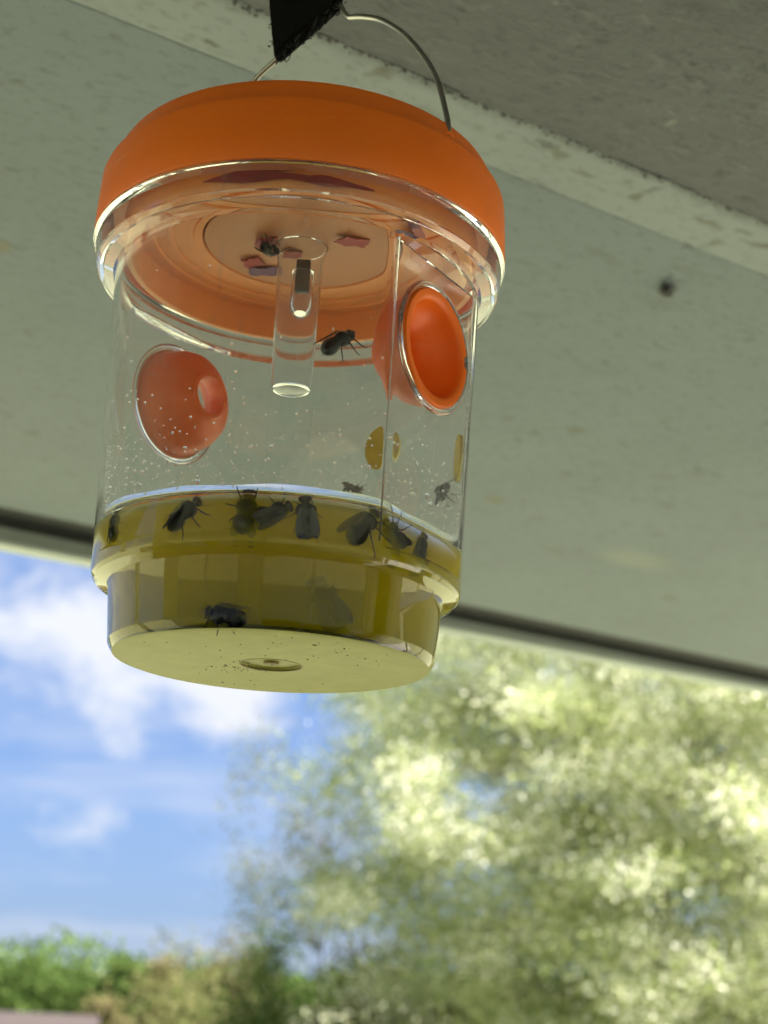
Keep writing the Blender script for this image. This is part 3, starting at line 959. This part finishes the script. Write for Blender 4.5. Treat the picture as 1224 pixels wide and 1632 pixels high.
wall_fly(-57, .0312, .0018, 80, 'dark fly at the far left end of the row floating along the liquid line', G, .92, roll=1.2, tucked=True)
wall_fly(-26, .0302, .0012, 38, 'sharply outlined fly with spread legs, second from the left in the floating row', G, 1.15, roll=.9)
wall_fly(-7, .0304, .0032, 84, 'upright blurry fly, third from the left in the floating row', G, 1.15, belly=True, tucked=True)
wall_fly(1.5, .0303, .0013, 28, 'compact black fly just left of the red eyed one in the floating row', G, 1.0, roll=-.5, tucked=True)
wall_fly(11, .0298, .0011, 97, 'floating fly with a reddish head at the surface and folded wings hanging down', G, 1.12, tucked=True)
wall_fly(29, .0300, .0020, 52, 'slanting fly just below the edge of the flat panel at the liquid line', G, 1.2, roll=.7)
wall_fly(42, .0305, .0046, 150, 'faint floating fly showing one bent leg, second from the right in its row', G, 1.05, roll=.9)
wall_fly(57, .0298, .0052, 70, 'faintest fly at the right end of the floating row', G, .95, roll=.5, tucked=True)
wall_fly(-13, .0046, .0016, 172, 'dead fly lying on its side on the bottom of the jar', G, 1.1, roll=-1.0, tucked=True)
wall_fly(24, .0110, .0065, 125, 'blurred sunken fly deep in the liquid at the lower right', G, 1.45, roll=.4, tucked=True)
wall_fly(17, .0805, .0024, 38, 'live looking fly clinging to the clear wall beside the bait tube', None, 1.05, roll=1.0)
wall_fly(109, .0600, .0030, 165, 'dark fly on the far wall below the right funnel', 'flies on the far wall of the jar', .8, belly=True)
wall_fly(157, .0690, .0025, 185, 'pale blurred fly on the far wall left of the flat panel edge', 'flies on the far wall of the jar', .75, belly=True)
lidfly = BASE + Vector((-.0095, -.0035, .1295))
place_fly(lidfly, (.5, -.6, -.35), (-.3, .1, -1), 'black fly hanging under the lid beside the bait tube', None, .85)
Rz = Matrix.Rotation(YAW, 3, 'Z')
place_fly(Rz @ Vector((.5529, .5819, H - .0024)), Rz @ Vector((.8, .5, 0)), (0, 0, -1), 'small dark fly resting on the painted soffit', None, 1.15)

# ------------------------------------------------------------------ trees, hedges and shed beyond
def leaf_mat(name, cols, trans=.35):
    m = Mat(name)
    g = m.n('ShaderNodeNewGeometry')
    st = [(i / max(1, len(cols) - 1), c) for i, c in enumerate(cols)]
    c = m.ramp(g.outputs['Random Per Island'], st)
    d = m.n('ShaderNodeBsdfDiffuse', {'Color': c})
    t = m.n('ShaderNodeBsdfTranslucent', {'Color': c})
    x = m.n('ShaderNodeMixShader', {0: trans}); m.l(d.outputs[0], x.inputs[1]); m.l(t.outputs[0], x.inputs[2])
    m.surf(x.outputs[0])
    return m.m
M_bark = plain('bark', (.10, .088, .07), .9, .3, 12)
M_lf_pale = leaf_mat('pale_leaves', [(.21, .27, .10), (.29, .345, .135), (.38, .42, .20), (.48, .49, .29)], .55)
M_blossom = leaf_mat('cream_blossom', [(.66, .66, .52), (.76, .76, .62), (.84, .84, .72)], .45)
M_lf_mid = leaf_mat('mid_leaves', [(.035, .06, .012), (.06, .095, .018), (.10, .115, .035), (.12, .12, .055)])
M_lf_olive = leaf_mat('olive_leaves', [(.08, .10, .03), (.13, .145, .05), (.19, .175, .09), (.11, .135, .04)])
M_lf_green = leaf_mat('green_leaves', [(.05, .085, .022), (.068, .11, .028), (.09, .14, .04), (.11, .15, .05)])
M_lf_tan = leaf_mat('tan_leaves', [(.09, .10, .033), (.155, .13, .065), (.19, .155, .085), (.08, .09, .027)])

def leaves_mesh(name, centers, sig, per, size, seed):
    rg = np.random.default_rng(seed)
    centers = np.asarray(centers)
    n = len(centers) * per
    c = np.repeat(centers, per, 0) + rg.normal(0, 1, (n, 3)) * np.asarray(sig)
    u = rg.normal(0, 1, (n, 3)); u /= np.linalg.norm(u, axis=1)[:, None]
    w = rg.normal(0, 1, (n, 3)) + np.array([0, 0, .5]); v = np.cross(u, w); v /= np.linalg.norm(v, axis=1)[:, None]
    s = size * rg.uniform(.6, 1.3, (n, 1))
    P = np.stack([c - u * s, c + v * s * .55, c + u * s, c - v * s * .55], 1).reshape(-1, 3)
    me = bpy.data.meshes.new(name)
    me.vertices.add(n * 4); me.loops.add(n * 4); me.polygons.add(n)
    me.vertices.foreach_set('co', P.astype(np.float32).ravel())
    me.loops.foreach_set('vertex_index', np.arange(n * 4, dtype=np.int32))
    me.polygons.foreach_set('loop_start', np.arange(0, n * 4, 4, dtype=np.int32))
    me.polygons.foreach_set('loop_total', np.full(n, 4, dtype=np.int32))
    me.update(); me.validate()
    return me

def tree(name, label, cat, base, trunk_h, clumps, sig, per, size, mat, seed, group=None, blossom=None, trunk_r=.12, limb=.02, limbs=60):
    base = Vector(base)
    root = empty(name, base)
    tag(root, label, cat, group)
    rr = random.Random(seed)
    cl = [Vector(c) for c in clumps]
    bm = bmesh.new()
    cen = sum(cl, Vector()) / len(cl)
    top = Vector((cen.x * .8, cen.y * .8, max(trunk_h, cen.z)))
    tp = spline([Vector((0, 0, -.1)), Vector((top.x * .15 + .05, top.y * .1, trunk_h * .5)), Vector((top.x * .4, top.y * .4, trunk_h)), top], 5)
    tube_into(bm, tp, [trunk_r * (1 - .75 * i / (len(tp) - 1)) for i in range(len(tp))], 8)
    for c in rr.sample(cl, min(limbs, len(cl))):
        s = min(tp, key=lambda p: (p - c).length + max(0, p.z - c.z + .2) * 1.5)
        md = s.lerp(c, .55) + Vector((rr.uniform(-.1, .1), rr.uniform(-.1, .1), .12)) * (c - s).length * .6
        pp = spline([s, md, c], 4)
        tube_into(bm, pp, [limb * (1 - .8 * i / (len(pp) - 1)) for i in range(len(pp))], 5)
    from_bm('trunk', bm, M_bark, root)
    o = link_mesh('crown', leaves_mesh('crown', cl, sig, per, size, seed), mat, root)
    o['kind'] = 'stuff'
    if blossom:
        bc, bper, bs = blossom
        o = link_mesh('blossom', leaves_mesh('blossom', bc, [s * .85 for s in sig], bper, bs, seed + 1), M_blossom, root)
        o['kind'] = 'stuff'
    return root

def at(px, py, dist):
    """point of the world seen at a pixel of the photograph, at this horizontal distance"""
    d = cam.rotation_euler.to_matrix() @ Vector(((px - 612) / 2450, (816 - py) / 2450, -1))
    return Vector((0, 0, CAMZ)) + d * (dist / math.hypot(d.x, d.y))

rr = random.Random(17)
# large blossoming tree
base = Vector((2.5, 13.0, 0))
cl = []
holes = [(h, r * .85) for h, r in [(at(770, 1290, 13), .42), (at(880, 1225, 13), .2), (at(800, 1455, 13), .17), (at(905, 1470, 13), .15), (at(1090, 1215, 13), .2), (at(1005, 1135, 13), .22), (at(1100, 1400, 13), .3), (at(760, 1040, 13), .25)]]
while len(cl) < 820:
    d = Vector((rr.gauss(0, 1), rr.gauss(0, 1), rr.gauss(0, 1))).normalized() * (rr.random() ** .42)
    p = Vector((d.x * 3.2, d.y * 2.4, 3.75 + d.z * 2.95))
    w = p + base
    if w.z < .6: continue
    if any(math.hypot(w.x - h.x, w.z - h.z) < r for h, r in holes): continue
    edge = (p.x + 3.2) / 6.4
    if rr.random() > min(1, .78 + edge * .9): continue
    cl.append(p)
# whole sprays carry blossom, more of them up on the sunny right
bl = [c for c in cl if math.sin(c.x * 6.3 + c.z * 4.1) + math.sin(c.z * 7.9 - c.x * 3.3 + c.y * 3) + 1.1 * (c.x + 1.0) / 2.5 + .25 * (c.z - 3.4) > rr.uniform(-1.0, .4)]
tree('blossoming_tree', 'large pale tree covered in cream blossom filling the right below the soffit', 'tree', base, 2.2, cl, (.20, .20, .11), 320, .022, M_lf_pale, 31, blossom=(bl, 230, .021), trunk_r=.10, limb=.012, limbs=150)

# slender sapling leaning left, thin crown
B2 = Vector((-.35, 15.0, 0))
limbs_px = [[(600, 1560), (540, 1430), (480, 1320), (430, 1230), (405, 1205)], [(560, 1500), (470, 1430), (400, 1390), (365, 1345)], [(600, 1480), (580, 1380), (540, 1280), (560, 1200)], [(620, 1450), (640, 1350), (620, 1250)], [(520, 1480), (440, 1460), (390, 1440)], [(660, 1480), (690, 1400), (680, 1330)], [(540, 1450), (500, 1400), (470, 1360)]]
cl = []
for lp in limbs_px:
    pts = spline([at(x, y, 15.0) for x, y in lp], 5)
    for p in pts[2:]:
        q = p - B2
        cl.append(q + Vector((rr.gauss(0, .10), rr.gauss(0, .5), rr.gauss(0, .10))))
tree('slender_tree', 'thin sparse tree with feathery branches leaning left against the sky', 'tree', B2, 2.0, cl, (.10, .2, .12), 75, .020, M_lf_olive, 37, trunk_r=.03, limb=.008, limbs=30)

def bush(name, label, px, py_top, dist, halfw_px, mat, seed, group, size=.03, n=70, per=170, cat='bush', squash=1.0):
    r = random.Random(seed)
    t = at(px, py_top, dist)
    base = Vector((t.x, t.y, 0))
    hw = halfw_px / 2450 * dist
    h = t.z
    cl = []
    while len(cl) < n:
        x, y, z = r.uniform(-1, 1), r.uniform(-1, 1), r.random()
        if x * x + y * y + max(0, (z - .35) / .65) ** 2 > 1: continue
        cl.append(Vector((x * hw, y * hw, .15 + z * (h - .2))))
    tree(name, label, cat, base, h * .35, cl, (hw * .22, hw * .22, h * .055), per, size, mat, seed, group, trunk_r=.06 * hw + .02, limb=.015, limbs=24)
GB = 'bushes below the blossoming tree'
bush('bush', 'green bush at the foot of the slender tree', 440, 1490, 15.5, 90, M_lf_green, 41, GB, n=80, per=220)
bush('bush', 'tan tinged bush behind the green bush', 400, 1470, 18, 60, M_lf_tan, 42, GB, n=50)
bush('bush', 'broad olive bush right of the green bush', 590, 1495, 14.5, 120, M_lf_olive, 43, GB, n=110, per=220)
bush('bush', 'brownish bush below a gap of sky in the blossoming tree', 790, 1530, 14.2, 110, M_lf_tan, 44, GB, n=80, per=200)
bush('bush', 'dark olive bush between the brownish bush and the right hand green one', 950, 1540, 15.0, 100, M_lf_olive, 45, GB, n=80, per=200)
bush('bush', 'bright green bush in the bottom corner under the blossom', 1130, 1520, 14.0, 110, M_lf_mid, 46, GB, n=90, per=220)
bush('bush', 'yellowish bush standing beside the far green trees', 262, 1530, 30, 55, M_lf_tan, 47, GB, size=.05, n=60, per=110)
bush('bush', 'olive bush between the yellowish bush and the green bush', 345, 1535, 26, 65, M_lf_olive, 48, GB, size=.045, n=80, per=120)
bush('bush', 'low tan shrub right behind the reddish roof', 165, 1585, 24, 50, M_lf_tan, 49, GB, size=.045, n=50, per=110)
GT = 'green trees on the far left skyline'
for i, (px, py, hw, lab) in enumerate([(-40, 1532, 60, 'green tree cut by the edge of the picture at the left skyline'), (48, 1529, 55, 'rounded green tree above the reddish roof'), (125, 1537, 50, 'low green tree in the dip of the left skyline'), (205, 1521, 52, 'tallest green tree of the left skyline beside the yellowish bush')]):
    bush('skyline_tree', lab, px, py, 52, hw, M_lf_green, 60 + i, GT, size=.085, n=80, per=150, cat='tree')
cl = []
for i in range(420):
    x = rr.uniform(-2.2, 6.0)
    cl.append((x, 17.5 + rr.uniform(-.7, .7), .1 + rr.random() * (1.9 + .35 * math.sin(x * 2.3) + .25 * math.sin(x * 5.1))))
o = link_mesh('undergrowth', leaves_mesh('undergrowth', cl, (.18, .2, .12), 150, .032, 91), M_lf_olive)
tag(o, kind='stuff')
# distant wood closing the horizon
rg = random.Random(77)
cl = []
for i in range(900):
    az = math.radians(rg.uniform(-32, 32)); d = rg.uniform(118, 128)
    hh = 3.0 + .8 * math.sin(az * 23) + .5 * math.sin(az * 61)
    cl.append((math.sin(az) * d, math.cos(az) * d, rg.uniform(.3, hh)))
o = link_mesh('distant_wood', leaves_mesh('distant_wood', cl, (1.2, 1.2, .45), 24, .32, 78), M_lf_green)
tag(o, kind='stuff')

# low shed with a reddish roof
t = at(40, 1618, 20)
shed = empty('garden_shed', (t.x - .9, t.y + 1.0, 0), (0, 0, math.radians(8)))
tag(shed, 'low shed with a reddish brown roof in the bottom left corner', 'shed')
hz = t.z
part('wall', plain('shed_boards', (.30, .24, .17), .8), [(-1.5, 1.5, -1.0, 1.0, 0, hz - .28)], parent=shed)
bm = bmesh.new()
prism(bm, [(-1.15, hz - .26), (0, hz), (1.15, hz - .26), (1.15, hz - .31), (0, hz - .05), (-1.15, hz - .31)], [(-1.15, hz - .26), (0, hz), (1.15, hz - .26), (1.15, hz - .31), (0, hz - .05), (-1.15, hz - .31)], -1.7, 1.62)
from_bm('roof', bm, plain('reddish_felt', (.030, .020, .018), .8, .2, 8), shed, smooth=False)
bm = bmesh.new()
box(bm, -1.72, 1.64, -1.19, -1.152, hz - .33, hz - .24)
from_bm('barge_board', bm, plain('reddish_board', (.03, .02, .018), .7), shed, smooth=False)
